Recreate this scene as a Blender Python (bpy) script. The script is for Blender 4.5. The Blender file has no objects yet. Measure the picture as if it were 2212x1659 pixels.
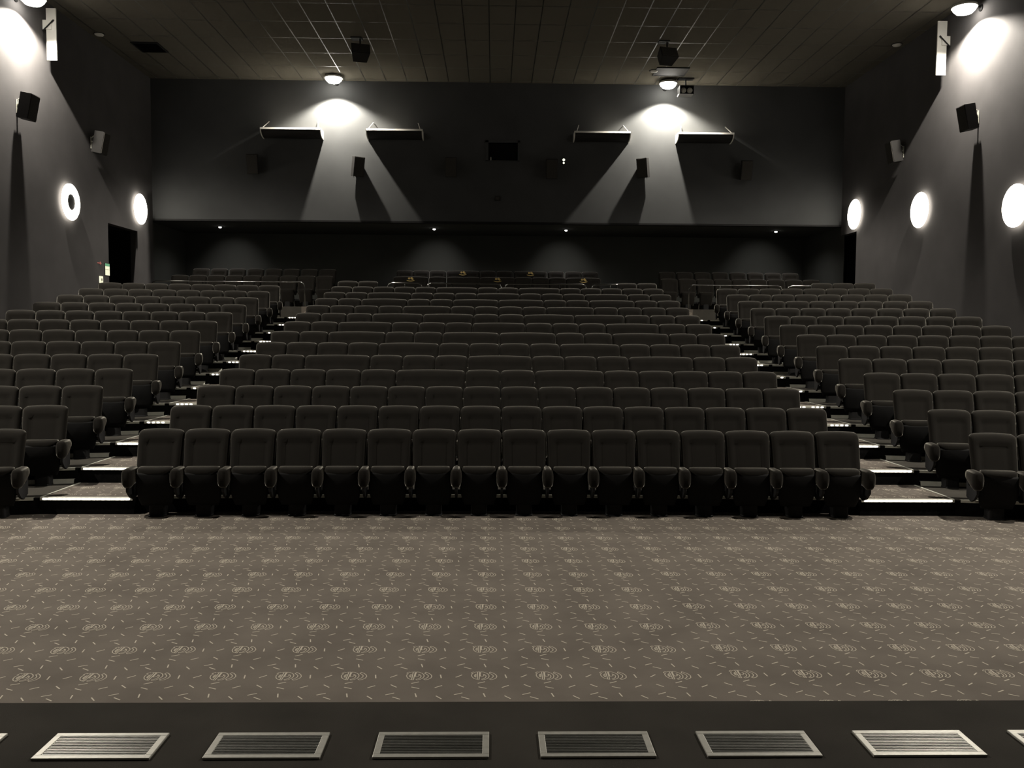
import bpy, math, random
from mathutils import Vector, Matrix
random.seed(4)
SC = bpy.context.scene
COL = SC.collection
PI = math.pi

# ------------------------------------------------------------------ camera
F_PX, PITCH, YAW, ROLL, ZC = 1850.0, 0.0603751, 0.0214212, 0.0065991, 2.14

def cam_to_world(d):
    x, y, z = d
    cp, sp, cy, sy = math.cos(PITCH), math.sin(PITCH), math.cos(YAW), math.sin(YAW)
    D = y * cp + z * sp
    Z = -y * sp + z * cp
    return Vector((x * cy + D * sy, -x * sy + D * cy, Z))

_cr, _sr = math.cos(ROLL), math.sin(ROLL)
c_right = cam_to_world((_cr, 0, _sr))
c_up = cam_to_world((-_sr, 0, _cr))
c_fwd = cam_to_world((0, 1, 0))
cam = bpy.data.cameras.new('camera')
cam.sensor_fit = 'HORIZONTAL'
cam.sensor_width = 36.0
cam.lens = F_PX / 2212.0 * 36.0
cam.clip_end = 200
camo = bpy.data.objects.new('camera', cam)
M = Matrix((c_right, c_up, -c_fwd)).transposed().to_4x4()
M.translation = Vector((0, 0, ZC))
camo.matrix_world = M
COL.objects.link(camo)
SC.camera = camo

def project(X, Y, Z):
    v = Vector((X, Y, Z - ZC))
    d = v.dot(c_fwd)
    return 1106 + F_PX * v.dot(c_right) / d, 829.5 - F_PX * v.dot(c_up) / d

# ------------------------------------------------------------------ world, exposure
W = bpy.data.worlds.new('world')
SC.world = W
W.use_nodes = True
W.node_tree.nodes['Background'].inputs[0].default_value = (0.9, 0.95, 1.0, 1)
W.node_tree.nodes['Background'].inputs[1].default_value = 0.0
SC.view_settings.view_transform = 'Standard'
SC.view_settings.look = 'None'
SC.view_settings.exposure = 0.0
SC.view_settings.gamma = 1.0
SC.view_settings.use_curve_mapping = False
SC.cycles.max_bounces = 8
SC.cycles.diffuse_bounces = 6
SC.cycles.glossy_bounces = 3
SC.cycles.sample_clamp_indirect = 3.0
SC.cycles.use_denoising = True

# ------------------------------------------------------------------ lamps' positions and powers (fixtures are built further down)
XL, XR, YB, ZT = -9.95, 10.27, 25.4, 9.38      # left wall, right wall, rear upper wall, ceiling
ZS, YR = 5.37, 29.0                             # ceiling of the rear recess, rear wall of the recess
WARM = (1.0, 0.93, 0.82)
COOL = (1.0, 0.95, 0.93)
FLOOD_REAR_W, FLOOD_W, FLOOD_ADDED_W = 2000.0, 2300.0, 4700.0
FLOODS = [  # x, y, z, wall side, watts, cone
    (-4.59, YB - .50, 9.31, 'rear', FLOOD_REAR_W, 128), (4.95, YB - .50, 9.28, 'rear', FLOOD_REAR_W, 128),
    (XL + .36, 18.40, 8.98, 'left', FLOOD_W, 150), (XR - .36, 18.35, 9.06, 'right', FLOOD_W, 150),
    (XL + .36, 8.6, 8.98, 'left', FLOOD_ADDED_W, 150), (XR - .36, 8.6, 9.06, 'right', FLOOD_ADDED_W, 150)]  # pair added out of view to brighten the front carpet and first rows

def spot(name, loc, aim, watts, cone, blend, size, color=WARM):
    l = bpy.data.lights.new(name, 'SPOT')
    l.energy = watts
    l.color = color
    l.spot_size = cone
    l.spot_blend = blend
    l.shadow_soft_size = size
    o = bpy.data.objects.new(name, l)
    COL.objects.link(o)
    o.location = loc
    d = Vector(aim) - Vector(loc)
    o.rotation_euler = d.to_track_quat('-Z', 'Y').to_euler()
    return o

for (x, y, z, side, w, cone) in FLOODS:
    spot('flood_light', (x, y, z - .17), (x, y, z - 5), w, math.radians(cone), .38, .05)
DOWN = [(-8.55, 27.12), (-1.89, 27.13), (2.25, 27.15), (8.85, 27.0)]
for (x, y) in DOWN:
    spot('recess_light', (x, y, ZS - .05), (x * 1.01, YR - .1, 4.1), 80.0, math.radians(70), 1.0, .03, COOL)
    spot('recess_light', (x, y, ZS - .06), (x, y, 0), 85.0, math.radians(150), 1.0, .03, COOL)

# ------------------------------------------------------------------ materials
def mat(name, color, rough=.8, metal=0.0, noise=0.0, scale=30.0, sheen=0.0, bump=0.0, spec=.5, emit=None, estr=0.0, bscale=None):
    m = bpy.data.materials.new(name)
    m.use_nodes = True
    nt = m.node_tree
    b = nt.nodes['Principled BSDF']
    b.inputs['Base Color'].default_value = (*color, 1)
    b.inputs['Roughness'].default_value = rough
    b.inputs['Metallic'].default_value = metal
    b.inputs['Specular IOR Level'].default_value = spec
    if sheen:
        b.inputs['Sheen Weight'].default_value = sheen
        b.inputs['Sheen Roughness'].default_value = .27
        b.inputs['Sheen Tint'].default_value = (.85, .82, .72, 1)
    if emit:
        b.inputs['Emission Color'].default_value = (*emit, 1)
        b.inputs['Emission Strength'].default_value = estr
    tc = nt.nodes.new('ShaderNodeTexCoord')
    if noise:
        n = nt.nodes.new('ShaderNodeTexNoise')
        n.inputs['Scale'].default_value = scale
        n.inputs['Detail'].default_value = 4
        nt.links.new(tc.outputs['Object'], n.inputs['Vector'])
        r = nt.nodes.new('ShaderNodeMapRange')
        r.inputs['From Min'].default_value = .3
        r.inputs['From Max'].default_value = .7
        r.inputs['To Min'].default_value = 1 - noise
        r.inputs['To Max'].default_value = 1 + noise
        nt.links.new(n.outputs['Fac'], r.inputs['Value'])
        mx = nt.nodes.new('ShaderNodeVectorMath')
        mx.operation = 'SCALE'
        mx.inputs[0].default_value = color
        nt.links.new(r.outputs['Result'], mx.inputs['Scale'])
        nt.links.new(mx.outputs['Vector'], b.inputs['Base Color'])
    if bump:
        n2 = nt.nodes.new('ShaderNodeTexNoise')
        n2.inputs['Scale'].default_value = bscale or scale * 8
        n2.inputs['Detail'].default_value = 2
        nt.links.new(tc.outputs['Object'], n2.inputs['Vector'])
        bp = nt.nodes.new('ShaderNodeBump')
        bp.inputs['Strength'].default_value = bump
        bp.inputs['Distance'].default_value = .004
        nt.links.new(n2.outputs['Fac'], bp.inputs['Height'])
        nt.links.new(bp.outputs['Normal'], b.inputs['Normal'])
    return m

M_WALL = mat('wall_fabric', (.084, .080, .080), .95, noise=.10, scale=1.3, bump=.15, bscale=220, spec=.2)
M_REAR = mat('rear_wall_fabric', (.066, .068, .068), .95, noise=.10, scale=1.0, bump=.15, bscale=220, spec=.2)
M_RECESS = mat('recess_wall_fabric', (.075, .078, .070), .95, noise=.08, scale=1.0, spec=.2)
M_BLACK = mat('black_void', (.004, .004, .004), .95, spec=.1)
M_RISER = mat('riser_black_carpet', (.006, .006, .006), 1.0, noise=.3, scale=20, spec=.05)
M_CARPET = mat('taupe_carpet', (.140, .122, .104), 1.0, noise=.13, scale=2.2, bump=.5, bscale=420, spec=.1)
M_PLAIN = mat('plain_grey_carpet', (.060, .056, .048), 1.0, noise=.12, scale=4, bump=.5, bscale=420, spec=.1)
M_DECK = mat('stage_carpet', (.034, .031, .026), 1.0, noise=.16, scale=3, bump=.5, bscale=420, spec=.1)
M_PRINT = mat('pale_carpet_print', (.50, .455, .375), .95, spec=.1)
M_FABRIC = mat('seat_fabric', (.0145, .0130, .0108), .95, noise=.12, scale=6, sheen=1.0, bump=.35, bscale=500, spec=.15)
M_FABRIC2 = mat('lounge_seat_fabric', (.036, .034, .029), .95, noise=.12, scale=6, sheen=.2, bump=.35, bscale=500, spec=.15)
M_SHELL = mat('black_plastic', (.004, .004, .004), .8, noise=.1, scale=10, spec=.25)
M_STEEL = mat('black_steel', (.005, .005, .005), .7, noise=.1, scale=10, spec=.3)
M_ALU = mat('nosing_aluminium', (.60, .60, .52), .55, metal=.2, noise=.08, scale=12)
M_DUCT = mat('pale_grey_duct', (.35, .35, .30), .6, noise=.08, scale=8)
M_LED = mat('step_led', (.8, .8, .8), .5, emit=(1, .93, .9), estr=7.0)
M_GRILLE = mat('brushed_grille', (.52, .51, .46), .42, metal=.6, noise=.08, scale=40)
M_SLAT = mat('grille_slat', (.22, .22, .20), .38, metal=.85, noise=.08, scale=40)
M_SPK = mat('speaker_black', (.015, .014, .013), .7, noise=.1, scale=30, spec=.3)
M_SPKF = mat('speaker_cloth', (.045, .042, .037), .95, noise=.25, scale=90, spec=.2)
M_WHITE = mat('white_lacquer', (.72, .70, .64), .5, noise=.04, scale=5)
M_CHROME = mat('chrome_tube', (.22, .22, .21), .16, metal=1.0, noise=.03, scale=5)
M_GOLD = mat('gold_thread', (.70, .52, .20), .4, metal=.6, noise=.1, scale=40, emit=(.8, .6, .25), estr=0.0)
M_LAMP = mat('lamp_glass', (.9, .9, .9), .4, emit=(1, .95, .86), estr=30.0)
M_SCONCE = mat('sconce_glass', (.9, .9, .9), .4, emit=(1, .93, .80), estr=9.0)
M_DOT = mat('downlight_lens', (.9, .9, .9), .4, emit=(1, .95, .9), estr=9.0)
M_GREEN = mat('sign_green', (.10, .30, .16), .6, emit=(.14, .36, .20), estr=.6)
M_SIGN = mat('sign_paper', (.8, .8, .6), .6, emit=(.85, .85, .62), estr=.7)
M_RED = mat('sign_red', (.35, .10, .08), .6, emit=(.4, .12, .1), estr=.4)
M_GLASS = mat('dark_port_glass', (.004, .004, .005), .1, spec=.5)
M_LAMPDIM = mat('indicator_lens', (.8, .8, .7), .4, emit=(.9, .92, .75), estr=1.2)

def ceiling_material():
    m = bpy.data.materials.new('ceiling_tiles')
    m.use_nodes = True
    nt = m.node_tree
    b = nt.nodes['Principled BSDF']
    tc = nt.nodes.new('ShaderNodeTexCoord')
    sp = nt.nodes.new('ShaderNodeSeparateXYZ')
    nt.links.new(tc.outputs['Object'], sp.inputs[0])
    def mth(op, a, bb):
        n = nt.nodes.new('ShaderNodeMath')
        n.operation = op
        for i, v in enumerate((a, bb)):
            if isinstance(v, (int, float)):
                n.inputs[i].default_value = v
            elif v is not None:
                nt.links.new(v, n.inputs[i])
        return n.outputs[0]
    def line(o, per, off, half):
        s = mth('ADD', o, 100 * per - off + per / 2)
        mo = mth('MODULO', s, per)
        d = mth('ABSOLUTE', mth('SUBTRACT', mo, per / 2), None)
        return mth('LESS_THAN', d, half)
    g = mth('MAXIMUM', line(sp.outputs[0], .6, .45, .012), line(sp.outputs[1], 1.14, 24.07, .012))
    n = nt.nodes.new('ShaderNodeTexNoise')
    n.inputs['Scale'].default_value = 260
    nt.links.new(tc.outputs['Object'], n.inputs['Vector'])
    cr = nt.nodes.new('ShaderNodeValToRGB')
    cr.color_ramp.elements[0].position = .35
    cr.color_ramp.elements[0].color = (.125, .115, .094, 1)
    cr.color_ramp.elements[1].position = .7
    cr.color_ramp.elements[1].color = (.155, .145, .120, 1)
    nt.links.new(n.outputs['Fac'], cr.inputs[0])
    mix = nt.nodes.new('ShaderNodeMix')
    mix.data_type = 'RGBA'
    nt.links.new(g, mix.inputs[0])
    nt.links.new(cr.outputs[0], mix.inputs[6])
    mix.inputs[7].default_value = (.025, .025, .022, 1)
    nt.links.new(mix.outputs[2], b.inputs['Base Color'])
    nt.links.new(mth('SUBTRACT', .95, mth('MULTIPLY', g, .62)), b.inputs['Roughness'])
    nt.links.new(mth('MULTIPLY', g, .8), b.inputs['Specular IOR Level'])
    return m
M_CEIL = ceiling_material()

# ------------------------------------------------------------------ mesh helpers
class MB:
    def __init__(self):
        self.v, self.f, self.m = [], [], []
    def add(self, vs, fs, mi=0):
        n = len(self.v)
        self.v += [tuple(p) for p in vs]
        self.f += [tuple(i + n for i in f) for f in fs]
        self.m += [mi] * len(fs)
        return self
    def box(self, x0, x1, y0, y1, z0, z1, mi=0, tf=None):
        vs = [Vector((x, y, z)) for z in (z0, z1) for y in (y0, y1) for x in (x0, x1)]
        if tf is not None:
            vs = [tf @ p for p in vs]
        return self.add(vs, [(0, 2, 3, 1), (4, 5, 7, 6), (0, 1, 5, 4), (2, 6, 7, 3), (0, 4, 6, 2), (1, 3, 7, 5)], mi)
    def quad(self, a, b, c, d, mi=0):
        return self.add([a, b, c, d], [(0, 1, 2, 3)], mi)
    def rings(self, rings, mi=0, cap=True):
        n = len(rings[0])
        vs = [p for r in rings for p in r]
        fs = []
        for i in range(len(rings) - 1):
            for j in range(n):
                k = (j + 1) % n
                fs.append((i * n + j, i * n + k, (i + 1) * n + k, (i + 1) * n + j))
        if cap:
            fs.append(tuple(reversed(range(n))))
            fs.append(tuple((len(rings) - 1) * n + j for j in range(n)))
        return self.add(vs, fs, mi)
    def tube(self, pts, r, n=10, mi=0):
        pts = [Vector(p) for p in pts]
        rs = []
        for i, p in enumerate(pts):
            t = (pts[min(i + 1, len(pts) - 1)] - pts[max(i - 1, 0)]).normalized()
            a = t.orthogonal() if abs(t.z) > .9 else t.cross(Vector((0, 0, 1)))
            a.normalize()
            if i and a.dot(pa) < 0:
                a = -a
            pa = a
            b = t.cross(a).normalized()
            rs.append([p + a * (r * math.cos(2 * PI * k / n)) + b * (r * math.sin(2 * PI * k / n)) for k in range(n)])
        return self.rings(rs, mi)
    def cyl(self, c, axis, r0, r1, h, n=24, mi=0):
        c, ax = Vector(c), Vector(axis).normalized()
        a = ax.orthogonal().normalized()
        b = ax.cross(a)
        return self.rings([[c + ax * t + a * (r * math.cos(2 * PI * k / n)) + b * (r * math.sin(2 * PI * k / n)) for k in range(n)]
                           for t, r in ((0, r0), (h, r1))], mi)
    def prism(self, poly, x0, x1, mi=0):       # polygon in (y, z) pushed along x
        return self.rings([[(x0, y, z) for y, z in poly], [(x1, y, z) for y, z in poly]], mi)
    def mesh(self, name, mats, smooth=False, bevel=None):
        me = bpy.data.meshes.new(name)
        me.from_pydata(self.v, [], self.f)
        for mm in (mats if isinstance(mats, (list, tuple)) else [mats]):
            me.materials.append(mm)
        if any(self.m):
            me.polygons.foreach_set('material_index', self.m)
        if smooth:
            me.polygons.foreach_set('use_smooth', [True] * len(me.polygons))
        me.validate()
        me.update()
        return me

def obj(name, mb, mats, parent=None, smooth=False, label=None, cat=None, group=None, kind=None, bevel=0.0):
    me = mb if isinstance(mb, bpy.types.Mesh) else mb.mesh(name, mats, smooth)
    o = bpy.data.objects.new(name, me)
    COL.objects.link(o)
    if parent is not None:
        o.parent = parent
    if bevel:
        md = o.modifiers.new('bevel', 'BEVEL')
        md.width = bevel
        md.segments = 2
        md.limit_method = 'ANGLE'
    for k, v in (('label', label), ('category', cat), ('group', group), ('kind', kind)):
        if v:
            o[k] = v
    return o

def thing(name, loc, rz=0, label=None, cat=None, group=None):
    o = bpy.data.objects.new(name, None)
    o.empty_display_size = .1
    COL.objects.link(o)
    o.location = loc
    o.rotation_euler = (0, 0, rz)
    for k, v in (('label', label), ('category', cat), ('group', group)):
        if v:
            o[k] = v
    return o

def kids(o):
    return [c for c in KIDS.get(o.name, [])]
KIDS = {}
def note(root, *parts):
    KIDS[root.name] = list(parts)

def dup(root, loc, rz, label=None, group=None):
    r = root.copy()
    COL.objects.link(r)
    r.location = loc
    r.rotation_euler = (0, 0, rz)
    if label:
        r['label'] = label
    if group:
        r['group'] = group
    def rec(src, dst):
        for ch in KIDS.get(src.name, []):
            c = ch.copy()
            COL.objects.link(c)
            c.parent = dst
            rec(ch, c)
    rec(root, r)
    return r

def sup(cx, cy, hx, hy, z, n=20, e=3.2):      # superellipse ring in the plane z
    out = []
    for k in range(n):
        t = 2 * PI * k / n
        c, s = math.cos(t), math.sin(t)
        out.append((cx + hx * math.copysign(abs(c) ** (2 / e), c), cy + hy * math.copysign(abs(s) ** (2 / e), s), z))
    return out

def supy(cx, cz, hx, hz, y, n=18, e=2.8):     # the same in the plane y
    return [(p[0], y, p[1]) for p in sup(cx, cz, hx, hz, 0, n, e)]

def ssm(a, b, x):
    t = max(0.0, min(1.0, (x - a) / (b - a)))
    return t * t * (3 - 2 * t)

# ------------------------------------------------------------------ steps and rows (measured)
NOSE_Y, NOSE_D, RISE = 9.93, .9954, .191
AISLE_L, AISLE_R = (-5.25, -4.17), (4.34, 5.47)
def nose_y(x, k):
    """front edge of tier k at x"""
    y = NOSE_Y + NOSE_D * (k - 1)
    if x < AISLE_L[0] - 1e-4:
        return y - (AISLE_L[0] - x) * .19
    if x > AISLE_R[1] + 1e-4:
        return y - (x - AISLE_R[1]) * .175
    if AISLE_L[1] + 1e-4 < x < AISLE_R[0] - 1e-4:
        return y + .23 - .13 * ((x - .09) / 4.25) ** 2
    return y
NT = 13                                        # tiers before the rear platform
PLAT_Y, PLAT_Z, PLAT2_Y, PLAT2_Z = 23.55, 2.80, 26.55, 3.08

# logo print and dashes of the carpet, in metres from the logo's centre
R_ = [(-.0816, .0379), (-.0754, .0522), (-.066, .057), (-.0629, .0486), (-.0508, .0569), (-.029, .0592), (-.0306, -.0641), (-.0465, -.0583), (-.0631, -.0444), (-.0745, -.0211), (-.0789, .0059), (-.0765, .0212), (-.0692, .0331), (-.0816, .0379)]
RI_ = [(-.0511, .0258), (-.0574, .014), (-.0599, -.0025), (-.0576, -.0189), (-.0518, -.0282), (-.0511, .0258)]
RB_ = [(-.0421, .052), (-.0419, -.056)]
G_ = [(-.0214, .0591), (-.0037, .0543), (.0154, .0374), (.0284, .0136), (.0313, -.0099), (.0254, -.0379), (.0116, -.0563), (-.0092, -.0654), (-.0159, -.0562), (-.0039, -.0493), (.0072, -.0355), (.0126, -.0169), (.0106, .0019), (.0029, .0161), (-.0057, .0233), (.0002, .0043), (-.0062, -.0098), (-.0231, -.0144), (-.0246, .0233), (-.0214, .0591)]
C_ = [(.0367, .0553), (.0533, .042), (.0708, .0181), (.0792, -.0078), (.0754, -.0358), (.0604, -.0566), (.0428, -.0645), (.0325, -.0541), (.0464, -.0403), (.0567, -.0194), (.0557, .004), (.0425, .0254), (.0311, .035), (.0367, .0553)]
C2_ = [(.0424, .0421), (.0585, .0229), (.067, -.0031), (.0632, -.0311), (.0493, -.0519)]
DASH = [((-.0361, -.1175), (.005, -.0951)), ((-.0306, -.171), (.0151, -.1932)), ((-.0012, -.2632), (.0095, -.3106)), ((.1105, -.1795), (.1497, -.1498)),
        ((.1249, -.2987), (.1575, -.3375)), ((.1312, .0131), (.139, -.0361)), ((-.1749, -.0253), (-.1388, .0097)), ((-.1594, -.137), (-.1224, -.1727)),
        ((-.1733, -.2812), (-.1275, -.2571)), ((-.129, -.3119), (-.0839, -.3412))]
LOGO = []
for pl in (R_, RI_, RB_, G_, C_):
    for a, b in zip(pl, pl[1:]):
        LOGO.append((a, b, .0027))
for a, b in DASH:
    LOGO.append((a, b, .0038))

def print_at(mb, x, y, z, clip, mi, parts=LOGO):
    for (a, b, hw) in parts:
        ax, ay, bx, by = x + a[0], y + a[1], x + b[0], y + b[1]
        if not (clip(ax, ay) and clip(bx, by)):
            continue
        dx, dy = bx - ax, by - ay
        L = math.hypot(dx, dy) or 1
        ex, ey = dx / L * hw * .5, dy / L * hw * .5
        nx, ny = -dy / L * hw, dx / L * hw
        mb.quad((ax - ex - nx, ay - ey - ny, z), (bx + ex - nx, by + ey - ny, z), (bx + ex + nx, by + ey + ny, z), (ax - ex + nx, ay - ey + ny, z), mi)

# ------------------------------------------------------------------ setting: floor
hall = MB()
xs = [XL, AISLE_L[0]] + [AISLE_L[1]] + [AISLE_L[1] + (AISLE_R[0] - AISLE_L[1]) * i / 10 for i in range(11)] + [AISLE_R[0], AISLE_R[1], XR]
def edge_pts(k):
    out = [(XL, nose_y(XL, k)), (AISLE_L[0], nose_y(AISLE_L[0], k)), (AISLE_L[1], nose_y(AISLE_L[1], k))]
    for i in range(11):
        x = AISLE_L[1] + .002 + (AISLE_R[0] - AISLE_L[1] - .004) * i / 10
        out.append((x, nose_y(x, k)))
    out += [(AISLE_R[0], nose_y(AISLE_R[0], k)), (AISLE_R[1], nose_y(AISLE_R[1], k)), (XR, nose_y(XR, k))]
    return out
hall.box(XL, XR, -1.6, 11.2, -.2, 0, 0)
clip0 = lambda x, y: XL + .05 < x < XR - .05 and 3.5 < y < nose_y(x, 1) - .02
for i in range(-30, 31):
    for j in range(-4, 12):
        for (x0, lo, hi, px, dy) in ((-.05, -2.27, 1.36, .404, 0), (1.585, 1.36, 5.05, .4075, .02), (-2.455, -5.95, -2.27, .405, -.012), (5.25, 5.05, 20, .405, 0), (-6.15, -20, -5.95, .405, .01)):
            x = x0 + px * i
            if lo + .19 < x < hi + .001 or (lo + .1 < x < hi - .1 and abs(x - x0) < 9):
                if lo + .08 < x <= hi - .08:
                    print_at(hall, x, 5.225 + dy + .4475 * j, .0012, clip0, 1)
obj('floor', hall, [M_CARPET, M_PRINT], kind='structure')

tier_zone = ['plain', 'logo', 'plain', 'logo', 'plain']
for k in range(1, NT + 1):
    z = RISE * k
    t = MB()
    e0 = edge_pts(k)
    e1 = edge_pts(k + 1) if k < NT else [(x, PLAT_Y + .05) for x, _ in e0]
    for a in range(len(e0) - 1):
        (xa, ya), (xb, yb) = e0[a], e0[a + 1]
        (xc, yc), (xd, yd) = e1[a], e1[a + 1]
        aisle = a in (1, 13 + 1)
        mi = 0 if aisle else 2
        t.quad((xa, ya, z), (xb, yb, z), (xd, yd + .02, z), (xc, yc + .02, z), mi)
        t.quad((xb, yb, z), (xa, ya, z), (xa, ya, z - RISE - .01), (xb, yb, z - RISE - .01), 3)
    # printed carpet in the aisles
    for (x0, x1) in (AISLE_L, AISLE_R):
        y0, y1 = nose_y(x0 + .01, k), nose_y(x0 + .01, k) + NOSE_D
        cl = lambda x, y: x0 + .03 < x < x1 - .03 and y0 + .07 < y < y1 - .03
        for i in range(-2, 5):
            for j in range(-1, 4):
                print_at(t, x0 + .2 + .404 * i + .05 * (k % 3), y0 + .2 + .4475 * j, z + .0012, cl, 1)
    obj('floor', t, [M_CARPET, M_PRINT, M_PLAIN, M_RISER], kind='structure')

pf = MB()
pf.box(XL - .4, XR + .2, PLAT_Y, PLAT2_Y + .2, 2.2, PLAT_Z, 0)
for (x0, x1) in (AISLE_L, AISLE_R):
    pf.box(x0, x1, PLAT_Y - .02, PLAT_Y, PLAT_Z - .32, PLAT_Z + .001, 2)
    cl = lambda x, z: x0 + .02 < x < x1 - .02 and PLAT_Z - .29 < z < PLAT_Z - .01
    tmp = MB()
    for i in range(-1, 4):
        print_at(tmp, x0 + .25 + .404 * i, PLAT_Z - .14, 0, cl, 1)
    for v4 in range(0, len(tmp.v), 4):
        a, b, c, d = [(p[0], PLAT_Y - .0215, p[1]) for p in tmp.v[v4:v4 + 4]]
        pf.quad(a, b, c, d, 1)
obj('floor', pf, [M_PLAIN, M_PRINT, M_CARPET], kind='structure')
pf2 = MB()
pf2.box(XL - .4, XR + .2, PLAT2_Y, YR + .1, 2.2, PLAT2_Z, 0)
obj('floor', pf2, [M_PLAIN], kind='structure')
# stage deck under the camera
dk = MB()
dk.box(XL, XR, -1.6, 3.41, .002, .64, 0)
o = obj('floor', dk, [M_DECK], kind='structure', bevel=.012)

# ------------------------------------------------------------------ setting: walls and ceiling
def wall(name, boxes, m, mi=None):
    b = MB()
    for q in boxes:
        b.box(*q)
    return obj(name, b, [m], kind='structure')
DL0, DL1, DZ0, DZ1 = 22.47, 24.30, 2.2, 4.88
wall('wall_left', [(XL - .2, XL, -1.6, DL0, -.2, ZT), (XL - .2, XL, DL0, DL1, DZ1, ZT), (XL - .2, XL, DL1, YB, 0, ZT), (XL - .2, XL, DL0, DL1, -.2, DZ0)], M_WALL)
DR0 = 24.30
wall('wall_right', [(XR, XR + .2, -1.6, DR0, -.2, ZT), (XR, XR + .2, DR0, YB, 5.06, ZT), (XR, XR + .2, DR0, YB, -.2, DZ0)], M_WALL)
WX0, WX1, WZ0, WZ1 = -.27, .72, 7.13, 7.72     # projection window
wall('wall_rear', [(XL - .2, WX0, YB, YB + .2, ZS, ZT), (WX1, XR + .2, YB, YB + .2, ZS, ZT), (WX0, WX1, YB, YB + .2, ZS, WZ0), (WX0, WX1, YB, YB + .2, WZ1, ZT)], M_REAR)
wall('wall_recess_rear', [(XL - 2.2, XR + 2.2, YR, YR + .2, 2.2, ZS + .2)], M_RECESS)
wall('wall_recess_left', [(XL - .45, XL - .35, YB, YR, 2.2, ZS)], M_RECESS)
wall('wall_recess_right', [(XR + .18, XR + .28, YB + .2, YR, 2.2, ZS)], M_RECESS)
wall('wall_passage_left', [(XL - 2.2, XL - 2.1, DL0 - .3, YR, 2.2, ZS), (XL - 2.2, XL - .2, DL0 - .1, DL0, 2.2, ZS), (XL - 2.2, XL - .2, DL1 + .01, DL1 + .1, 2.2, ZS),
                           (XL - 2.2, XL - .2, DL0 - .1, DL1 + .1, DZ1, DZ1 + .1), (XL - 2.2, XL - .2, DL0 - .1, DL1 + .1, DZ0 + .3, DZ0 + .4)], M_BLACK)
wall('wall_passage_right', [(XR + 2.1, XR + 2.2, DR0 - .1, YR, 2.2, ZS), (XR + .2, XR + 2.2, DR0 - .1, DR0, 2.2, ZS), (XR + .2, XR + 2.2, YB + .2, YB + .3, 2.2, ZS),
                            (XR + .2, XR + 2.2, DR0, YB + .3, 5.06, 5.16), (XR + .2, XR + 2.2, DR0, YB + .3, DZ0 + .3, DZ0 + .4)], M_BLACK)
wall('wall_front', [(XL - .2, XR + .2, -1.8, -1.6, -.2, ZT)], M_WALL)
cl = MB()
cl.box(XL - .2, XR + .2, -1.8, YB + .2, ZT, ZT + .1)
obj('ceiling', cl, [M_CEIL], kind='structure')
cl = MB()
cl.box(XL - 2.2, XR + 2.2, YB + .2, YR + .2, ZS, ZS + .1)
obj('ceiling', cl, [M_RECESS], kind='structure')
# soffit edge trim
tr = MB()
tr.box(XL - .05, XR + .05, YB - .03, YB + .2, ZS - .05, ZS + .0)
obj('trim_1', tr, [M_STEEL], kind='structure')
# doors at the end of the dark side passages
for n, (x, y0, y1) in enumerate(((XL - 1.6, DL0 + .05, DL1 - .05), (XR + 1.6, DR0 + .05, YB + .1)), 1):
    d = MB()
    d.box(x - .03, x + .03, y0, (y0 + y1) / 2 - .005, DZ0 + .4, 4.7)
    d.box(x - .03, x + .03, (y0 + y1) / 2 + .005, y1, DZ0 + .4, 4.7)
    obj('door_%d' % n, d, [M_STEEL], kind='structure')

# ------------------------------------------------------------------ step nosings, pale strips along the riser bases, divider strips, LED strips
ORD = ['zeroth', 'first', 'second', 'third', 'fourth', 'fifth', 'sixth', 'seventh', 'eighth', 'ninth', 'tenth', 'eleventh', 'twelfth', 'thirteenth', 'fourteenth', 'fifteenth', 'sixteenth']
for k in range(1, NT + 1):
    z = RISE * k
    for x0, x1, nm in ((-9.5, AISLE_L[0] - .06, 'left'), (AISLE_L[1] + .06, AISLE_R[0] - .06, 'centre'), (AISLE_R[1] + .06, 9.9, 'right')):
        b = MB()
        n = 12 if nm == 'centre' else 2
        for i in range(n):
            xa, xb = x0 + (x1 - x0) * i / n, x0 + (x1 - x0) * (i + 1) / n
            ya, yb = nose_y(xa, k), nose_y(xb, k)
            b.add([(xa, ya - .006, z - .028), (xb, yb - .006, z - .028), (xb, yb - .006, z + .004), (xa, ya - .006, z + .004), (xa, ya + .03, z + .004), (xb, yb + .03, z + .004)],
                  [(0, 1, 2, 3), (3, 2, 5, 4)])
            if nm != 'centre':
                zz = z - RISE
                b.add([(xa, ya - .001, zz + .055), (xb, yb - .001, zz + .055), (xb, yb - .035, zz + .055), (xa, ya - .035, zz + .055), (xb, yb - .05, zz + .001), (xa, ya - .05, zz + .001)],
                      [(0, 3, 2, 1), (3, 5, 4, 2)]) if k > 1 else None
        obj('trim_%d' % (k + 1), b, [M_ALU], kind='structure')

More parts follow.
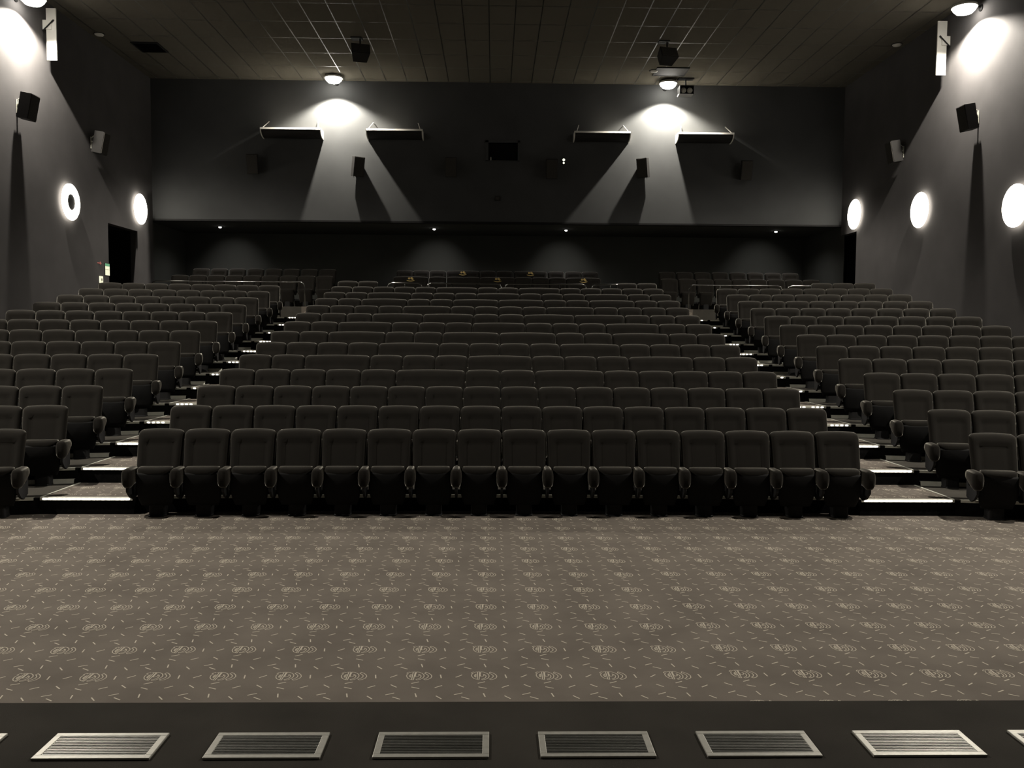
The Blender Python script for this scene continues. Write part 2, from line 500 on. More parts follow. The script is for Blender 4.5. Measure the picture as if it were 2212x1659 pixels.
for side, (x0, x1), rail in (('left', AISLE_L, -1), ('right', AISLE_R, 1)):
    for k in range(1, NT + 1):
        z, y = RISE * k, nose_y((x0 + x1) / 2, k)
        lab = 'lit white LED strip on the nosing of the %s step up the %s aisle' % (ORD[k], side)
        t = thing('step_light', (0, 0, 0), 0, lab, 'step light', 'LED step lights of the %s aisle' % side)
        b = MB()
        b.box(x0 + .01, x1 - .01, y - .012, y + .035, z - .028, z + .006)
        p1 = obj('housing', b, [M_ALU], t)
        b = MB()
        # lens dots: packed on the lowest steps, spaced on the higher ones
        n = 18 if k <= 2 else 14
        w = (x1 - x0 - .08) / n
        for i in range(n):
            if k > 3 and ((i * 7 + k * 3) % 5 == 0):
                continue
            xa = x0 + .04 + w * (i + .5)
            hw = w * (.53 if k <= 3 else .30)
            b.rings([[(xa - hw * q, y - .0125 - .006 * (q < 1), z - .011 + .0075 * s * q) for q, s in ((1, -1), (.6, -1.7), (.6, 1.7), (1, 1))],
                     [(xa + hw * q, y - .0125 - .006 * (q < 1), z - .011 + .0075 * s * q) for q, s in ((1, -1), (.6, -1.7), (.6, 1.7), (1, 1))]])
        obj('led_row', b, [M_LED], t, label='glowing white LED row')
    # thin metal line between aisle carpet and seat carpet
for side, xx in (('left', AISLE_L[0]), ('right', AISLE_R[1])):
    for k in range(1, NT + 1):
        b = MB()
        y0 = nose_y(xx, k) + .035
        b.box(xx - .012, xx + .012, y0, y0 + NOSE_D - .06, RISE * k, RISE * k + .006)
        obj('trim_%d' % (k + 20), b, [M_ALU], kind='structure')

# ------------------------------------------------------------------ seats
def backrest_mesh(name, hw0, double=False, top=.99):
    nu, nv = (33 if double else 21), 16
    us = [math.sin(PI / 2 * (-1 + 2 * i / (nu - 1))) for i in range(nu)]
    vs = [math.sin(PI / 2 * (j / (nv - 1))) for j in range(nv)]
    zb, rc = .42, .065
    F, B = [], []
    for v in vs:
        for u in us:
            ax = abs(u) * hw0
            c = max(0.0, (ax - (hw0 - rc)) / rc)
            zt = top - .016 * (u * u) - rc * .8 * (1 - math.sqrt(max(0.0, 1 - c * c)))
            z = zb + (zt - zb) * v
            hw = hw0 * (.955 + .045 * ssm(zb, top, z))
            x = u * hw
            yl = -(top - z) * .31 - .012
            ds = (hw - abs(x)) / .045
            dt = (zt - z) / .05
            rs = math.sqrt(max(0.0, 1 - (1 - min(1, ds)) ** 2))
            rt = math.sqrt(max(0.0, 1 - (1 - min(1, dt)) ** 2))
            r = rs * rt
            inner = ssm(.14, .19, hw - abs(x) + .06) if False else 1 - ssm(hw0 - .115, hw0 - .075, abs(x))
            panel = inner * (1 - ssm(top - .15, top - .11, z))
            tf = .048 * r + .016 * r * (1 - panel)
            if abs(abs(x) - (hw0 - .118)) < .012 and z < top - .14:
                tf -= .006 * r
            F.append((x, yl - tf, z))
            B.append((x, yl + .03 * r, z))
    mb = MB()
    n = len(F)
    fs = []
    for j in range(nv - 1):
        for i in range(nu - 1):
            a = j * nu + i
            fs.append((a, a + 1, a + nu + 1, a + nu))
            fs.append((n + a, n + a + nu, n + a + nu + 1, n + a + 1))
    for i in range(nu - 1):
        fs.append((i, n + i, n + i + 1, i + 1))
    mb.add(F + B, fs)
    me = mb.mesh(name, M_FABRIC, True)
    import bmesh
    bm = bmesh.new()
    bm.from_mesh(me)
    bmesh.ops.remove_doubles(bm, verts=bm.verts, dist=.0008)
    bmesh.ops.recalc_face_normals(bm, faces=bm.faces)
    bm.to_mesh(me)
    bm.free()
    me.polygons.foreach_set('use_smooth', [True] * len(me.polygons))
    return me

def seat_meshes(hw, double):
    d = {}
    d['backrest'] = backrest_mesh('backrest', hw, double)
    cw = hw - .064
    mb = MB()
    mb.rings([sup(0, -.255, cw * .86, .035, .578, 24), sup(0, -.26, cw * .96, .075, .570, 24), sup(0, -.265, cw, .092, .545, 24),
              sup(0, -.26, cw, .082, .48, 24), sup(0, -.24, cw * .98, .06, .33, 24), sup(0, -.215, cw * .9, .045, .2, 24), sup(0, -.205, cw * .82, .02, .165, 24)])
    d['seat_cushion'] = mb.mesh('seat_cushion', M_FABRIC, True)
    mb = MB()
    mb.rings([sup(0, -.325, cw * .99, .018, .515, 20), sup(0, -.318, cw * 1.0, .034, .49, 20), sup(0, -.29, cw * 1.12, .036, .33, 20), sup(0, -.262, cw * 1.0, .034, .20, 20), sup(0, -.252, cw * .86, .02, .13, 20)])
    d['seat_shell'] = mb.mesh('seat_shell', M_SHELL, True)
    mb = MB()
    mb.rings([supy(0, .50, .030, .055, -.452), supy(0, .475, .055, .095, -.44), supy(0, .465, .064, .113, -.405), supy(0, .475, .064, .103, -.33), supy(0, .50, .055, .075, -.2), supy(0, .505, .045, .055, -.125)])
    d['armrest'] = mb.mesh('armrest', M_FABRIC, True)
    mb = MB()
    fx = .095 if not double else .095
    for cx in ([0] if not double else [-.265, .265]):
        mb.rings([sup(cx, -.19, fx * 1.04, .10, 0, 20, 5), sup(cx, -.19, fx * 1.04, .10, .01, 20, 5), sup(cx, -.19, fx * .98, .085, .02, 20, 5), sup(cx, -.19, fx * .95, .07, .30, 20, 5)])
    mb.box(-hw - .004, hw + .004, -.20, -.14, .24, .29)
    d['pedestal'] = mb.mesh('pedestal', M_STEEL, False)
    mb = MB()
    mb.prism([(-.42, .355), (-.42, .315), (-.34, .24), (-.24, .2), (-.10, .24), (-.08, .46), (-.12, .46), (-.16, .38)], -.014, .014)
    d['arm_bracket'] = mb.mesh('arm_bracket', M_STEEL, False)
    return d
SM = seat_meshes(.262, False)
LM = seat_meshes(.527, True)

def make_seat(name, meshes, xr, cat, left_arm=False, right_arm=True):
    t = thing(name, (0, 0, -50), 0, 'x', cat)
    parts = []
    for part in ('backrest', 'seat_cushion', 'seat_shell', 'pedestal'):
        parts.append(obj(part, meshes[part], None, t))
    for on, s in ((left_arm, -1), (right_arm, 1)):
        if on:
            a = obj('armrest', meshes['armrest'], None, t)
            a.location = (s * xr, 0, 0)
            b = obj('arm_bracket', meshes['arm_bracket'], None, a)
            note(a, b)
            parts.append(a)
    note(t, *parts)
    return t
SEAT = {('s', False, True): None}
def proto(kind, la, ra):
    key = (kind, la, ra)
    if SEAT.get(key) is None:
        if kind == 's':
            SEAT[key] = make_seat('cinema_seat', SM, .2655, 'seat', la, ra)
        else:
            SEAT[key] = make_seat('love_seat', LM, .531, 'love seat', la, ra)
        return SEAT[key], True
    return SEAT[key], False

def place(kind, x, y, z, rz, label, group, la=False, ra=True):
    p, first = proto(kind, la, ra)
    if first:
        p.location = (x, y, z)
        p.rotation_euler = (0, 0, rz)
        p['label'] = label
        p['group'] = group
        return p
    return dup(p, (x, y, z), rz, label, group)

PS = .531
X0, Y1, DY, SAG = .0997, 10.156, .9954, .0873
S = 's'
P_SINGLE = 'S' * 16
ROWS = {1: P_SINGLE, 2: P_SINGLE, 3: P_SINGLE, 4: 'SSSSSLSSLSSSSS', 5: 'SSLSSSLSSSLSS', 6: 'SSSSLSSSSLSSSS', 7: 'SSLSSLLSSLSS', 8: 'SSLSSSLSSSLSS',
        9: 'SSSLLSSLLSSS', 10: 'SSSSLSSSSLSSSS', 11: 'SSLSSLLSSLSS', 12: 'SSLSSSLSSSLSS', 13: 'SSSSSLSSLSSSSS'}
n_s = 0
for r in range(1, 14):
    u = 0
    si = li = 0
    for c in ROWS[r]:
        w = 1 if c == 'S' else 2
        uc = u + w / 2 - 8
        X = X0 + uc * .53
        Y = Y1 + DY * (r - 1) - SAG * (uc / 8) ** 2
        rz = math.atan(2 * SAG * uc / 64 / .53) * -1
        u += w
        if c == 'S':
            si += 1
            lab = 'dark grey folding cinema seat, %s single from the left in the centre block\'s %s row' % (ORD[si], ORD[r])
            place('s', X, Y, RISE * (r - 1), rz, lab, 'folding cinema seats', la=(u == 1))
        else:
            li += 1
            lab = 'double-width dark grey love seat, %s from the left in the centre block\'s %s row' % (ORD[li], ORD[r])
            place('l', X, Y, RISE * (r - 1), rz, lab, 'double love seats of the centre block')
for uc, nm in ((0, 'left outer'), (1, 'left inner'), (14, 'right inner'), (15, 'right outer')):
    X = X0 + (uc + .5 - 8) * .53
    Y = Y1 + DY * 13 - SAG * ((uc + .5 - 8) / 8) ** 2
    place('s', X, Y - .1, RISE * 13, 0, 'dark grey folding cinema seat, %s one of the rearmost row\'s four end seats' % nm, 'folding cinema seats', la=(uc in (0, 14)))

AL, AR = .2059, .185
for r in range(1, 14):
    for q in range(8):
        x, y = -5.4106 - (q + .5) * PS * math.cos(AL), 10.02 + .990 * (r - 1) - (q + .5) * PS * math.sin(AL)
        if project(x + .3, y, RISE * (r - 1) + .99)[0] < -6:
            continue
        place('s', x, y, RISE * (r - 1), AL, 'dark grey folding cinema seat, %s from the aisle in the left block\'s %s row' % (ORD[q + 1], ORD[r]), 'folding cinema seats', la=False, ra=True)
for r in range(1, 15):
    for q in range(8):
        if r == 14 and q not in (5, 6, 7):
            continue
        x, y = 5.6342 + .0019 * (r - 1) + (q + .5) * PS * math.cos(AR), 10.023 + .9838 * (r - 1) - (q + .5) * PS * math.sin(AR)
        if project(x - .3, y, RISE * (r - 1) + .99)[0] > 2218:
            continue
        lab = 'dark grey folding cinema seat, %s from the aisle in the right block\'s %s row' % (ORD[q + 1], ORD[r])
        place('s', x, y, RISE * (r - 1), -AR, lab, 'folding cinema seats', la=True, ra=False)

# rear platform: lounge rows
def gold_emblem(parent):
    b = MB()
    def disc(cx, cz, r, n=14):
        b.rings([[(cx + r * math.cos(2 * PI * k / n), y, cz + r * math.sin(2 * PI * k / n)) for k in range(n)] for y in (0, -.006)])
    disc(-.045, .03, .032)
    disc(.03, .035, .036)
    disc(.062, .005, .026)
    pts = []
    n = 12
    up = [(-.115 + .23 * i / n, -.028 - .018 * math.sin(PI * i / n)) for i in range(n + 1)]
    lo = [(p[0], p[1] - .012 - .012 * math.sin(PI * i / n)) for i, p in enumerate(up)]
    ring = up + lo[::-1]
    b.rings([[(p[0], y, p[1]) for p in ring] for y in (0, -.006)])
    o = obj('gold_emblem', b, [M_GOLD], parent, label='gold stitched emblem')
    return o

def lounge(X, Y, Z, double, label):
    t = thing('lounge_sofa' if double else 'lounge_chair', (X, Y, Z), 0, label, 'love seat' if double else 'seat', 'lounge seats on the rear platform')
    hm = LM if double else SM
    hw = .527 if double else .262
    b = MB()
    obj('backrest', hm['backrest'], None, t)
    o = obj('seat_cushion', hm['seat_cushion'], None, t)
    obj('pedestal', hm['pedestal'], None, t)
    if double:
        a = obj('armrest', hm['armrest'], None, t)
        a.location = (hw + .004, 0, 0)
        e = gold_emblem(t)
        e.location = (0, -.105, .90)
        e.rotation_euler = (-.3, 0, 0)
    return t
for rown, Y, Z, items in (('lower', 26.0, PLAT_Z - .025, (('L', -2.51), ('S', -1.70), ('S', -1.17), ('S', -.69), ('L', .10), ('S', .88), ('S', 1.40), ('S', 1.91), ('L', 2.69))),
                          ('upper', 27.25, PLAT2_Z - .03, (('S', -2.82), ('S', -2.30), ('S', -1.78), ('L', -.99), ('S', -.21), ('S', .33), ('L', 1.14), ('S', 1.95), ('S', 2.50), ('S', 3.02)))):
    cnt = {'S': 0, 'L': 0}
    for c, X in items:
        cnt[c] += 1
        if c == 'L':
            lab = 'dark love seat with gold emblem, %s from left in the %s platform row' % (ORD[cnt[c]], rown)
        else:
            lab = 'dim grey single chair, %s from left in the central %s platform row' % (ORD[cnt[c]], rown)
        lounge(X, Y, Z + .03, c == 'L', lab)
for blk, rown, Y, Z, x0, p, n in (('left', 'lower', 26.0, PLAT_Z, -9.66, .539, 9), ('left', 'upper', 27.1, PLAT2_Z, -9.4, .56, 8),
                                  ('right', 'lower', 26.0, PLAT_Z, 5.02, .542, 9), ('right', 'upper', 27.1, PLAT2_Z, 5.16, .56, 8)):
    for i in range(n):
        lab = 'dim padded chair on the rear platform, %s from left in the %s corner\'s %s row' % (ORD[i + 1], blk, rown)
        t = lounge(x0 + p * (i + .5), Y, Z, False, lab)
        if False:
            t['group'] = ''

# ------------------------------------------------------------------ platform railings: chrome tubes in front of the lower lounge row
def railing(x0, x1, y, z, label, bend0=True, bend1=True, posts=2):
    t = thing('guard_rail', (0, y, 0), 0, label, 'railing', 'chrome guard rails of the rear platform')
    h = z + .70
    pts = []
    if bend0:
        pts += [(x0, 0, z), (x0, 0, h - .12), (x0 + .035, 0, h - .04), (x0 + .12, 0, h)]
    else:
        pts += [(x0, 0, h)]
    if bend1:
        pts += [(x1 - .12, 0, h), (x1 - .035, 0, h - .04), (x1, 0, h - .12), (x1, 0, z)]
    else:
        pts += [(x1, 0, h)]
    b = MB()
    b.tube(pts, .019, 12)
    obj('handrail', b, [M_CHROME], t, smooth=True)
    for i in range(posts):
        b = MB()
        xx = x0 + (x1 - x0) * (i + 1) / (posts + 1)
        b.cyl((xx, 0, z), (0, 0, 1), .017, .017, .68, 12)
        obj('post', b, [M_CHROME], t, smooth=True)
    return t
ry = 24.2
railing(-9.55, -5.30, ry, PLAT_Z, 'thin chrome guard rail on the rear platform behind the left seat block')
railing(-3.00, -2.02, ry + .05, PLAT_Z, 'short chrome guard rail behind the centre block, left of the middle', posts=1)
railing(-1.90, .20, ry + .05, PLAT_Z, 'chrome guard rail behind the centre block, just left of the middle')
railing(.30, 2.60, ry + .05, PLAT_Z, 'chrome guard rail behind the centre block, just right of the middle')
railing(2.75, 3.80, ry + .05, PLAT_Z, 'short chrome guard rail behind the centre block, right of the middle', posts=1)
railing(5.50, 8.15, ry, PLAT_Z, 'bent chrome guard rail on the rear platform behind the right seat block')
railing(8.30, 9.80, ry, PLAT_Z, 'short chrome guard rail near the right wall on the rear platform', posts=1)

# ------------------------------------------------------------------ stage floor vents
for i in range(-1, 7):
    x = -1.605 + .5925 * i
    lab = {-1: 'metal floor grille cut by the left edge of the picture', 6: 'metal floor grille cut by the right edge of the picture'}.get(i,
          'metal slatted floor grille in the dark stage edge, %s full one from the left' % ORD[i + 1] if 0 <= i < 5 else 'brightest metal floor grille, glinting at the right of the stage edge')
    t = thing('floor_grille', (x, 2.93, .64), 0, lab, 'vent', 'metal floor grilles along the stage edge')
    w, d, f, h = .41, .19, .024, .009
    b = MB()
    b.box(0, w, 0, f, 0, h)
    b.box(0, w, d - f, d, 0, h)
    b.box(0, f, f, d - f, 0, h)
    b.box(w - f, w, f, d - f, 0, h)
    obj('frame', b, [M_GRILLE], t, bevel=.002)
    b = MB()
    n = 12
    for j in range(n):
        yy = f + (d - 2 * f) * (j + .5) / n
        b.box(f, w - f, yy - .0032, yy + .0032, .001, h - .001)
    obj('slats', b, [M_SLAT], t)
    b = MB()
    b.box(f, w - f, f, d - f, -.004, .001)
    obj('dark_backing', b, [M_BLACK], t)

# ------------------------------------------------------------------ flood lamps
SIDES = {'rear': (0, 1), 'left': (-1, 0), 'right': (1, 0)}
for i, (x, y, z, side, w, cone) in enumerate(FLOODS):
    names = ['glaring flood lamp under the ceiling on the rear wall, left of the window', 'glaring flood lamp under the ceiling on the rear wall, beside the projector',
             'glaring flood lamp at the top of the left wall', 'glaring flood lamp at the top of the right wall',
             'added flood lamp, out of view high on the left wall nearer the stage', 'added flood lamp, out of view high on the right wall nearer the stage',
             'flood lamp high on the left wall beside the stage', 'flood lamp high on the right wall beside the stage']
    t = thing('flood_lamp', (x, y, z), 0, names[i], 'lamp', 'ceiling-high flood lamps')
    dx, dy = SIDES[side]
    wallp = {'rear': YB - y, 'left': x - XL, 'right': XR - x}[side]
    b = MB()
    b.rings([[(r * math.cos(2 * PI * k / 28), r * math.sin(2 * PI * k / 28), zz) for k in range(28)] for r, zz in ((.09, .065), (.20, .06), (.25, .04), (.26, -.01), (.245, -.01), (.22, .02), (.08, .03))])
    obj('reflector_housing', b, [M_WHITE], t, smooth=True)
    b = MB()
    n = 20
    b.rings([[(r * math.cos(2 * PI * k / n), r * math.sin(2 * PI * k / n), zz) for k in range(n)] for r, zz in ((.14, .03), (.235, -.01), (.22, -.06), (.16, -.12), (.05, -.155))])
    obj('lamp_glass', b, [M_LAMP], t, smooth=True)
    b = MB()
    b.tube([(0, 0, .045), (dx * wallp * .5, dy * wallp * .5, .055), (dx * wallp, dy * wallp, .0)], .018, 8)
    b.cyl((dx * wallp, dy * wallp, -.01), (-dx, -dy, 0), .07, .07, .02, 16)
    obj('wall_bracket', b, [M_STEEL], t, smooth=True)

# ------------------------------------------------------------------ round wall lamps
def sconce(side, y, z, label, ring=False, r=.42):
    x = XL if side == 'left' else XR
    s = 1 if side == 'left' else -1
    t = thing('wall_sconce', (x, y, z), 0, label, 'wall lamp', 'round glowing wall lamps')
    b = MB()
    b.cyl((0, 0, 0), (s, 0, 0), r * .55, r * .55, .05, 32)
    obj('wall_plate', b, [M_WHITE], t)
    b = MB()
    n = 40
    prof = [(r * .93, .05), (r, .065), (r, .085), (r * .95, .10)]
    inner = [(.0, .115)] if not ring else [(r * .48, .105), (r * .44, .09), (r * .44, .055)]
    def ringp(rr, xx):
        return [(s * xx, rr * math.cos(2 * PI * k / n), rr * math.sin(2 * PI * k / n)) for k in range(n)]
    if ring:
        rs = [ringp(rr, xx) for rr, xx in prof + inner]
        b.rings(rs + [rs[0]], cap=False)
        obj('glow_ring', b, [M_SCONCE], t, smooth=True)
        b = MB()
        b.cyl((s * .05, 0, 0), (s, 0, 0), r * .44, r * .44, .035, 32)
        obj('centre_disc', b, [M_SPK], t, label='dark centre disc')
    else:
        b.rings([ringp(rr, xx) for rr, xx in prof + [(r * .6, .112), (.01, .116)]])
        obj('glow_disc', b, [M_SCONCE], t, smooth=True)
sconce('left', 20.39, 5.10, 'glowing ring-shaped wall lamp with a dark centre on the left wall', ring=True)
sconce('left', 24.36, 5.50, 'white glowing round wall lamp on the left wall above the dark doorway')
sconce('right', 24.32, 5.54, 'farthest white glowing round wall lamp on the right wall')
sconce('right', 20.56, 5.13, 'middle white glowing round wall lamp on the right wall')
sconce('right', 16.75, 4.68, 'nearest round wall lamp, cut by the right edge of the picture')

# ------------------------------------------------------------------ speakers
def speaker(loc, rz, tilt, label, dims=(.33, .26, .56), roll=0):
    """box hung on a wall bracket: faces -y before rotation"""
    t = thing('wall_speaker', loc, rz, label, 'speaker', 'surround speakers')
    w, d, h = dims
    tf = Matrix.Translation((0, -.22, 0)) @ Matrix.Rotation(tilt, 4, 'X')
    b = MB()
    pts = lambda z: [(-w / 2, -d / 2, z), (w / 2, -d / 2, z), (w / 2 * .72, d / 2, z), (-w / 2 * .72, d / 2, z)]
    b.rings([[tf @ Vector(p) for p in pts(z)] for z in (-h / 2, h / 2)])
    obj('cabinet', b, [M_SPK], t, bevel=.008)
    b = MB()
    b.box(-w / 2 + .015, w / 2 - .015, -d / 2 - .012, -d / 2, -h / 2 + .015, h / 2 - .015, 0, tf)
    obj('front_cloth', b, [M_SPKF], t, bevel=.004)
    b = MB()
    b.box(-.04, .04, -.012, 0, -.14, .14)
    b.box(-.02, .02, -.12, -.01, .02, .05)
    b.box(-.02, .02, -.12, -.01, -.05, -.02)
    b.tube([(0, -.01, .13), (0, -.17, .26)], .008, 6)
    obj('bracket', b, [M_ALU], t)
    return t
TILT = .2
for x, z, yaw, lab in ((-6.96, 6.93, .0, 'black wall speaker farthest left on the rear wall, below the grille canopy'),
                       (-4.11, 6.90, .62, 'black wall speaker in the left bright beam on the rear wall'),
                       (-1.27, 6.90, 0, 'dark wall speaker left of the projection window on the rear wall'),
                       (1.65, 6.88, 0, 'dark wall speaker right of the projection window on the rear wall'),
                       (4.47, 6.95, -.62, 'black wall speaker in the right bright beam on the rear wall'),
                       (7.32, 6.90, 0, 'black wall speaker farthest right on the rear wall')):
    speaker((x, YB, z), yaw, TILT, lab)
speaker((XL, 18.35, 6.76), PI / 2, .20, 'black speaker on the left wall under the flood lamp', (.34, .26, .53))
speaker((XL, 21.65, 6.73), PI / 2, .20, 'dim black speaker on the left wall in shadow', (.34, .26, .53))
speaker((XR, 18.30, 6.76), -PI / 2, .20, 'black speaker on the right wall under the flood lamp', (.34, .26, .53))
speaker((XR, 21.65, 6.73), -PI / 2, .20, 'dim black speaker on the right wall in shadow', (.34, .26, .53))
for x, y, lab in ((-3.35, 21.75, 'dark speaker hung from the ceiling, left one'), (4.27, 21.7, 'dark speaker hung from the ceiling, right one')):
    t = thing('ceiling_speaker', (x, y, ZT), 0, lab, 'speaker', 'ceiling speakers')
    b = MB()
    tf = Matrix.Translation((0, 0, -.36)) @ Matrix.Rotation(.25, 4, 'Z') @ Matrix.Rotation(-.5, 4, 'X')
    b.rings([[tf @ Vector(p) for p in ((-.23, -.16, z), (.23, -.16, z), (.17, .16, z), (-.17, .16, z))] for z in (-.15, .15)])
    obj('cabinet', b, [M_SPK], t, bevel=.01)
    b = MB()
    b.box(-.21, .21, -.175, -.16, -.13, .13, 0, tf)
    obj('front_cloth', b, [M_SPKF], t)
    b = MB()
    b.cyl((0, 0, -.30), (0, 0, 1), .02, .02, .28, 12)
    b.box(-.22, .05, -.12, .12, -.025, 0)
    obj('ceiling_bracket', b, [M_STEEL], t)

# ------------------------------------------------------------------ grille canopies on the rear wall
for x0, x1, lab in ((-6.80, -5.07, 'white-edged canopy unit on the rear wall, outermost on the left'), (-3.74, -2.12, 'white-edged canopy unit on the rear wall, right of the left flood lamp'),
                    (2.33, 3.96, 'white-edged canopy unit on the rear wall, left of the right flood lamp'), (5.38, 7.00, 'white-edged canopy unit on the rear wall, outermost on the right')):
    x0, x1 = x0 * .985, x1 * .985
    t = thing('wall_canopy', (0, YB, 7.93), 0, lab, 'wall fixture', 'white-edged canopies on the rear wall')
    prof = []
    n = 8
    for i in range(n + 1):                     # concave curve from the front lip down to the wall
        a = PI / 2 * i / n
        prof.append((-.42 + .38 * (1 - math.cos(a)), -.06 - .18 * math.sin(a)))
    for xx in (x0, x1):
        b = MB()
        poly = [(0, 0), (-.44, 0)] + prof + [(0, -.24)]
        b.rings([[(xx - .012, y, z) for y, z in poly], [(xx + .012, y, z) for y, z in poly]])
        obj('end_plate', b, [M_WHITE], t)
    b = MB()
    b.box(x0, x1, -.44, -.0, -.012, .0)
    b.add([(x0, -.44, 0), (x1, -.44, 0), (x1, -.465, -.055), (x0, -.465, -.055), (x0, -.455, -.058), (x1, -.455, -.058), (x1, -.43, -.012), (x0, -.43, -.012)],
          [(0, 3, 2, 1), (3, 4, 5, 2), (4, 7, 6, 5)])
    obj('top_plate', b, [M_WHITE], t)
    b = MB()
    inner = [(-.38 + .35 * (1 - math.cos(PI / 2 * i / n)), -.05 - .17 * math.sin(PI / 2 * i / n)) for i in range(n + 1)]
    for (ya, za), (yb, zb) in zip(inner, inner[1:]):
        b.quad((x0 + .012, ya, za), (x1 - .012, ya, za), (x1 - .012, yb, zb), (x0 + .012, yb, zb))
    b.box(x0 + .02, x1 - .02, -.30, -.28, -.12, -.105)
    b.box(x0 + .02, x1 - .02, -.14, -.12, -.21, -.195)
    obj('grille', b, [M_SPK], t)
    for s, xx in ((1, x0 + .06), (-1, x1 - .06)):
        b = MB()
        b.tube([(xx, -.40, 0), (xx + s * .09, -.01, .26)], .012, 8)
        obj('strut', b, [M_WHITE], t)

# boards standing off the side walls beside the flood lamps
for side, x, y, z0, z1, s, lab in (('left', XL, 19.5, 8.06, 9.18, 1, 'white upright board standing off the left wall'), ('right', XR, 19.6, 8.02, 9.22, -1, 'white upright board standing off the right wall')):
    t = thing('baffle_board', (x, y, z0), 0, lab, 'wall fixture', 'white boards beside the side flood lamps')
    b = MB()
    b.box(min(s * .07, s * .285), max(s * .07, s * .285), -.015, .015, 0, z1 - z0)
    obj('board', b, [M_WHITE], t)
    b = MB()
    b.box(min(0, s * .19), max(0, s * .19), -.035, -.016, .66, .86)
    obj('fixing_plate', b, [M_WHITE], t)
    b = MB()
    b.tube([(s * .01, -.05, .62), (s * .25, -.05, .86)], .014, 8)
    obj('stay', b, [M_STEEL], t, label='dark diagonal stay')

# ------------------------------------------------------------------ projection window, projector box, small devices
t = thing('projection_window', (0, YB, 0), 0, 'dark projection window in the middle of the rear wall', 'window')
b = MB()
f = .05
b.box(WX0, WX1, -.03, .06, WZ1 - f, WZ1)
b.box(WX0, WX1, -.03, .06, WZ0, WZ0 + .02)
b.box(WX0, WX0 + f * 1.6, -.03, .06, WZ0, WZ1)
b.box(WX1 - f, WX1, -.03, .06, WZ0, WZ1)
obj('frame', b, [M_REAR], t)
b = MB()
b.box(WX0, WX1, .10, .12, WZ0, WZ1)
obj('pane', b, [M_GLASS], t)
b = MB()
b.cyl((WX0 + .15, .02, WZ0 + .02), (0, 0, 1), .022, .022, .10, 12)
obj('indicator', b, [M_DUCT], t)
t = thing('hanging_projector', (5.42, 24.75, 9.02), 0, 'small glass-fronted box hung beside the right rear flood lamp', 'projector')
b = MB()
b.box(-.20, .20, .16, .18, -.10, .12)
b.box(-.20, .20, -.18, .18, .11, .125)
b.box(-.20, .20, -.18, .18, -.115, -.10)
b.box(-.20, -.185, -.18, .18, -.10, .11)
b.box(.185, .20, -.18, .18, -.10, .11)
obj('casing', b, [M_STEEL], t, bevel=.004)
b = MB()
for cx in (-.09, .09):
    b.rings([[(cx + r * math.cos(2 * PI * k / 20), yy, -.01 + r * math.sin(2 * PI * k / 20)) for k in range(20)] for r, yy in ((.078, -.15), (.055, -.05), (.02, .05))])
obj('reflector', b, [M_WHITE], t, smooth=True, label='pale twin reflectors')
b = MB()
b.cyl((0, 0, .12), (0, 0, 1), .02, .02, ZT - 9.02 - .125, 12)
b.box(-.22, .22, -.1, .1, ZT - 9.02 - .03, ZT - 9.02)
obj('ceiling_mount', b, [M_STEEL], t)
t = thing('ceiling_hatch', (4.86, 24.1, ZT), 0, 'dark rectangular hatch in the ceiling above the right rear flood lamp', 'hatch')
b = MB()
b.box(-.42, .42, -.34, .34, -.02, 0)
obj('panel', b, [M_SPK], t)
b = MB()
for q in ((-.45, .45, -.37, -.34), (-.45, .45, .34, .37), (-.45, -.42, -.34, .34), (.42, .45, -.34, .34)):
    b.box(*q, -.028, 0)
obj('frame', b, [M_STEEL], t)
t = thing('ceiling_vent', (-8.86, 22.62, ZT), 0, 'dark square air vent in the ceiling at the left', 'vent')
b = MB()
for q in ((-.34, .34, -.38, -.34), (-.34, .34, .34, .38), (-.34, -.30, -.34, .34), (.30, .34, -.34, .34)):
    b.box(*q, -.03, 0)
obj('frame', b, [M_STEEL], t)
b = MB()
b.box(-.30, .30, -.34, .34, -.008, 0)
for i in range(9):
    yy = -.30 + .6 * i / 8
    b.box(-.30, .30, yy, yy + .02, -.025, -.008)
obj('louvres', b, [M_BLACK], t)
for x, y, lab in ((-9.72, 21.7, 'small round smoke detector near the ceiling, left wall side'), (10.02, 21.65, 'small round smoke detector near the ceiling, right wall side'), (4.38, 24.05, 'small round lit detector on the ceiling left of the hatch')):
    t = thing('smoke_detector', (x, y, ZT), 0, lab, 'detector', 'smoke detectors on the ceiling')
    b = MB()
    b.rings([[(r * math.cos(2 * PI * k / 20), r * math.sin(2 * PI * k / 20), z) for k in range(20)] for r, z in ((.11, 0), (.11, -.02), (.085, -.045), (.03, -.06))])
    obj('cap', b, [M_WHITE], t, smooth=True)
    b = MB()
    b.cyl((0, 0, -.012), (0, 0, 1), .13, .13, .012, 20)
    obj('base', b, [M_SPK], t)
t = thing('emergency_lamp', (2.015, YB, 7.14), 0, 'tiny lit twin lamp beside the right middle speaker on the rear wall', 'lamp')
b = MB()
b.box(-.04, .04, -.03, 0, -.10, .10)
obj('case', b, [M_SPK], t)
for dz, r in ((.045, .040), (-.045, .030)):
    b = MB()
    b.cyl((0, -.03, dz), (0, -1, 0), r, r * .7, .02, 16)
    obj('lens', b, [M_LAMPDIM], t)
t = thing('junction_box', (.085, YB, 6.05), 0, 'small dark square box on the rear wall below the projection window', 'box')
b = MB()
b.box(-.07, .07, -.05, 0, -.065, .065)
obj('case', b, [M_SPK], t, bevel=.006)
b = MB()
b.box(-.05, .05, -.056, -.05, -.045, .045)
obj('cover', b, [M_SPKF], t)

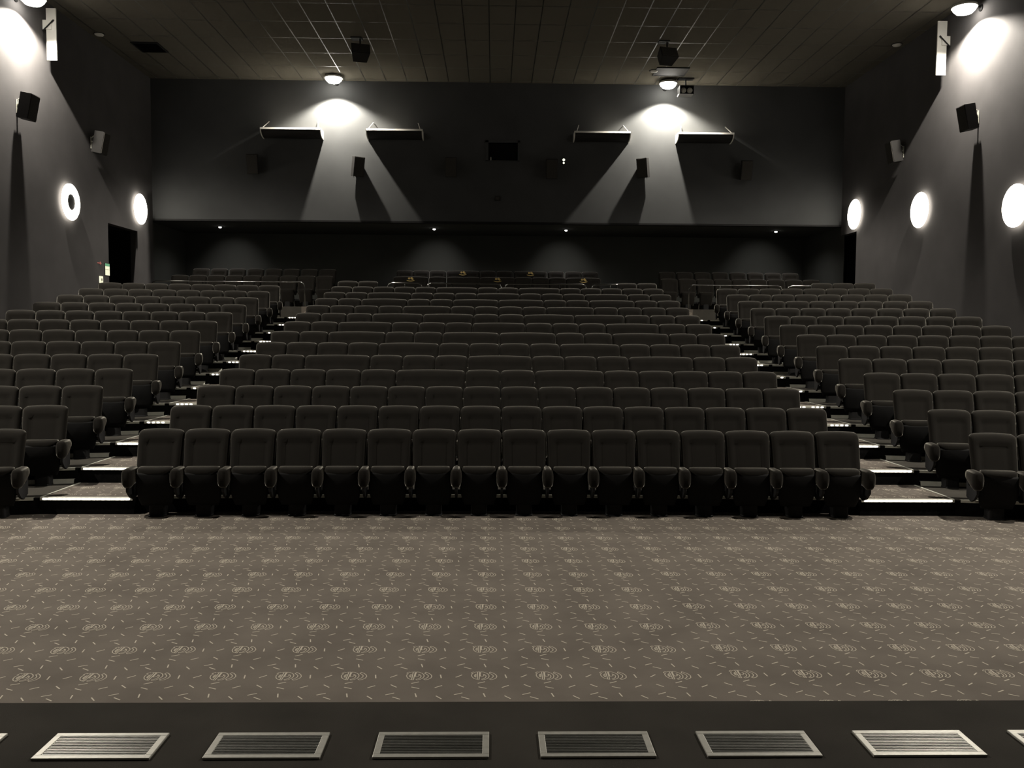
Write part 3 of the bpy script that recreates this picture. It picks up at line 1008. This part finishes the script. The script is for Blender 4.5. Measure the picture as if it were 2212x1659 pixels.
# notices by the left doorway
t = thing('wall_notice', (XL, 22.35, 3.68), 0, 'tall notice with a green header beside the left doorway', 'sign')
b = MB()
b.box(0, .015, -.13, .13, -.16, .16)
obj('board', b, [M_SPK], t)
b = MB()
b.box(.015, .019, -.12, .12, .085, .15)
obj('header', b, [M_GREEN], t, label='green header')
for z0, z1 in ((.0, .08), (-.15, -.008)):
    b = MB()
    b.box(.015, .019, -.12, .12, z0, z1)
    obj('sheet', b, [M_SIGN], t, label='pale yellow sheet')
t = thing('wall_switch', (XL, 22.0, 3.40), 0, 'small pale plate on the left wall below the notice', 'switch')
b = MB()
b.box(0, .02, -.09, .09, -.085, .085)
obj('plate', b, [M_SIGN], t, bevel=.004)
b = MB()
b.box(.02, .03, -.03, .03, -.03, .03)
obj('button', b, [M_DUCT], t)
t = thing('direction_arrow', (XL, 21.95, 3.81), 0, 'small dim red arrow mark left of the notice', 'sign')
b = MB()
b.box(0, .01, -.12, .02, -.012, .012)
b.add([(0, .02, -.04), (0, .02, .04), (0, .09, 0), (.01, .02, -.04), (.01, .02, .04), (.01, .09, 0)], [(0, 1, 2), (3, 5, 4), (0, 3, 4, 1), (1, 4, 5, 2), (2, 5, 3, 0)])
obj('arrow', b, [M_RED], t)

# recess downlights
for i, (x, y) in enumerate(DOWN):
    lab = ['tiny star-like downlight under the rear soffit, farthest left', 'tiny downlight under the rear soffit, left of the middle', 'tiny downlight under the rear soffit, right of the middle', 'tiny downlight under the rear soffit, farthest right'][i]
    t = thing('recess_downlight', (x, y, ZS), 0, lab, 'lamp', 'downlights under the rear soffit')
    b = MB()
    b.rings([[(r * math.cos(2 * PI * k / 20), r * math.sin(2 * PI * k / 20), z) for k in range(20)] for r, z in ((.07, 0), (.07, -.015), (.052, -.015), (.045, -.002))])
    obj('trim_ring', b, [M_STEEL], t, smooth=False)
    b = MB()
    b.rings([[(r * math.cos(2 * PI * k / 16), r * math.sin(2 * PI * k / 16), z) for k in range(16)] for r, z in ((.045, -.005), (.045, -.03), (.03, -.045), (.008, -.05))])
    obj('lens', b, [M_DOT], t, smooth=True)
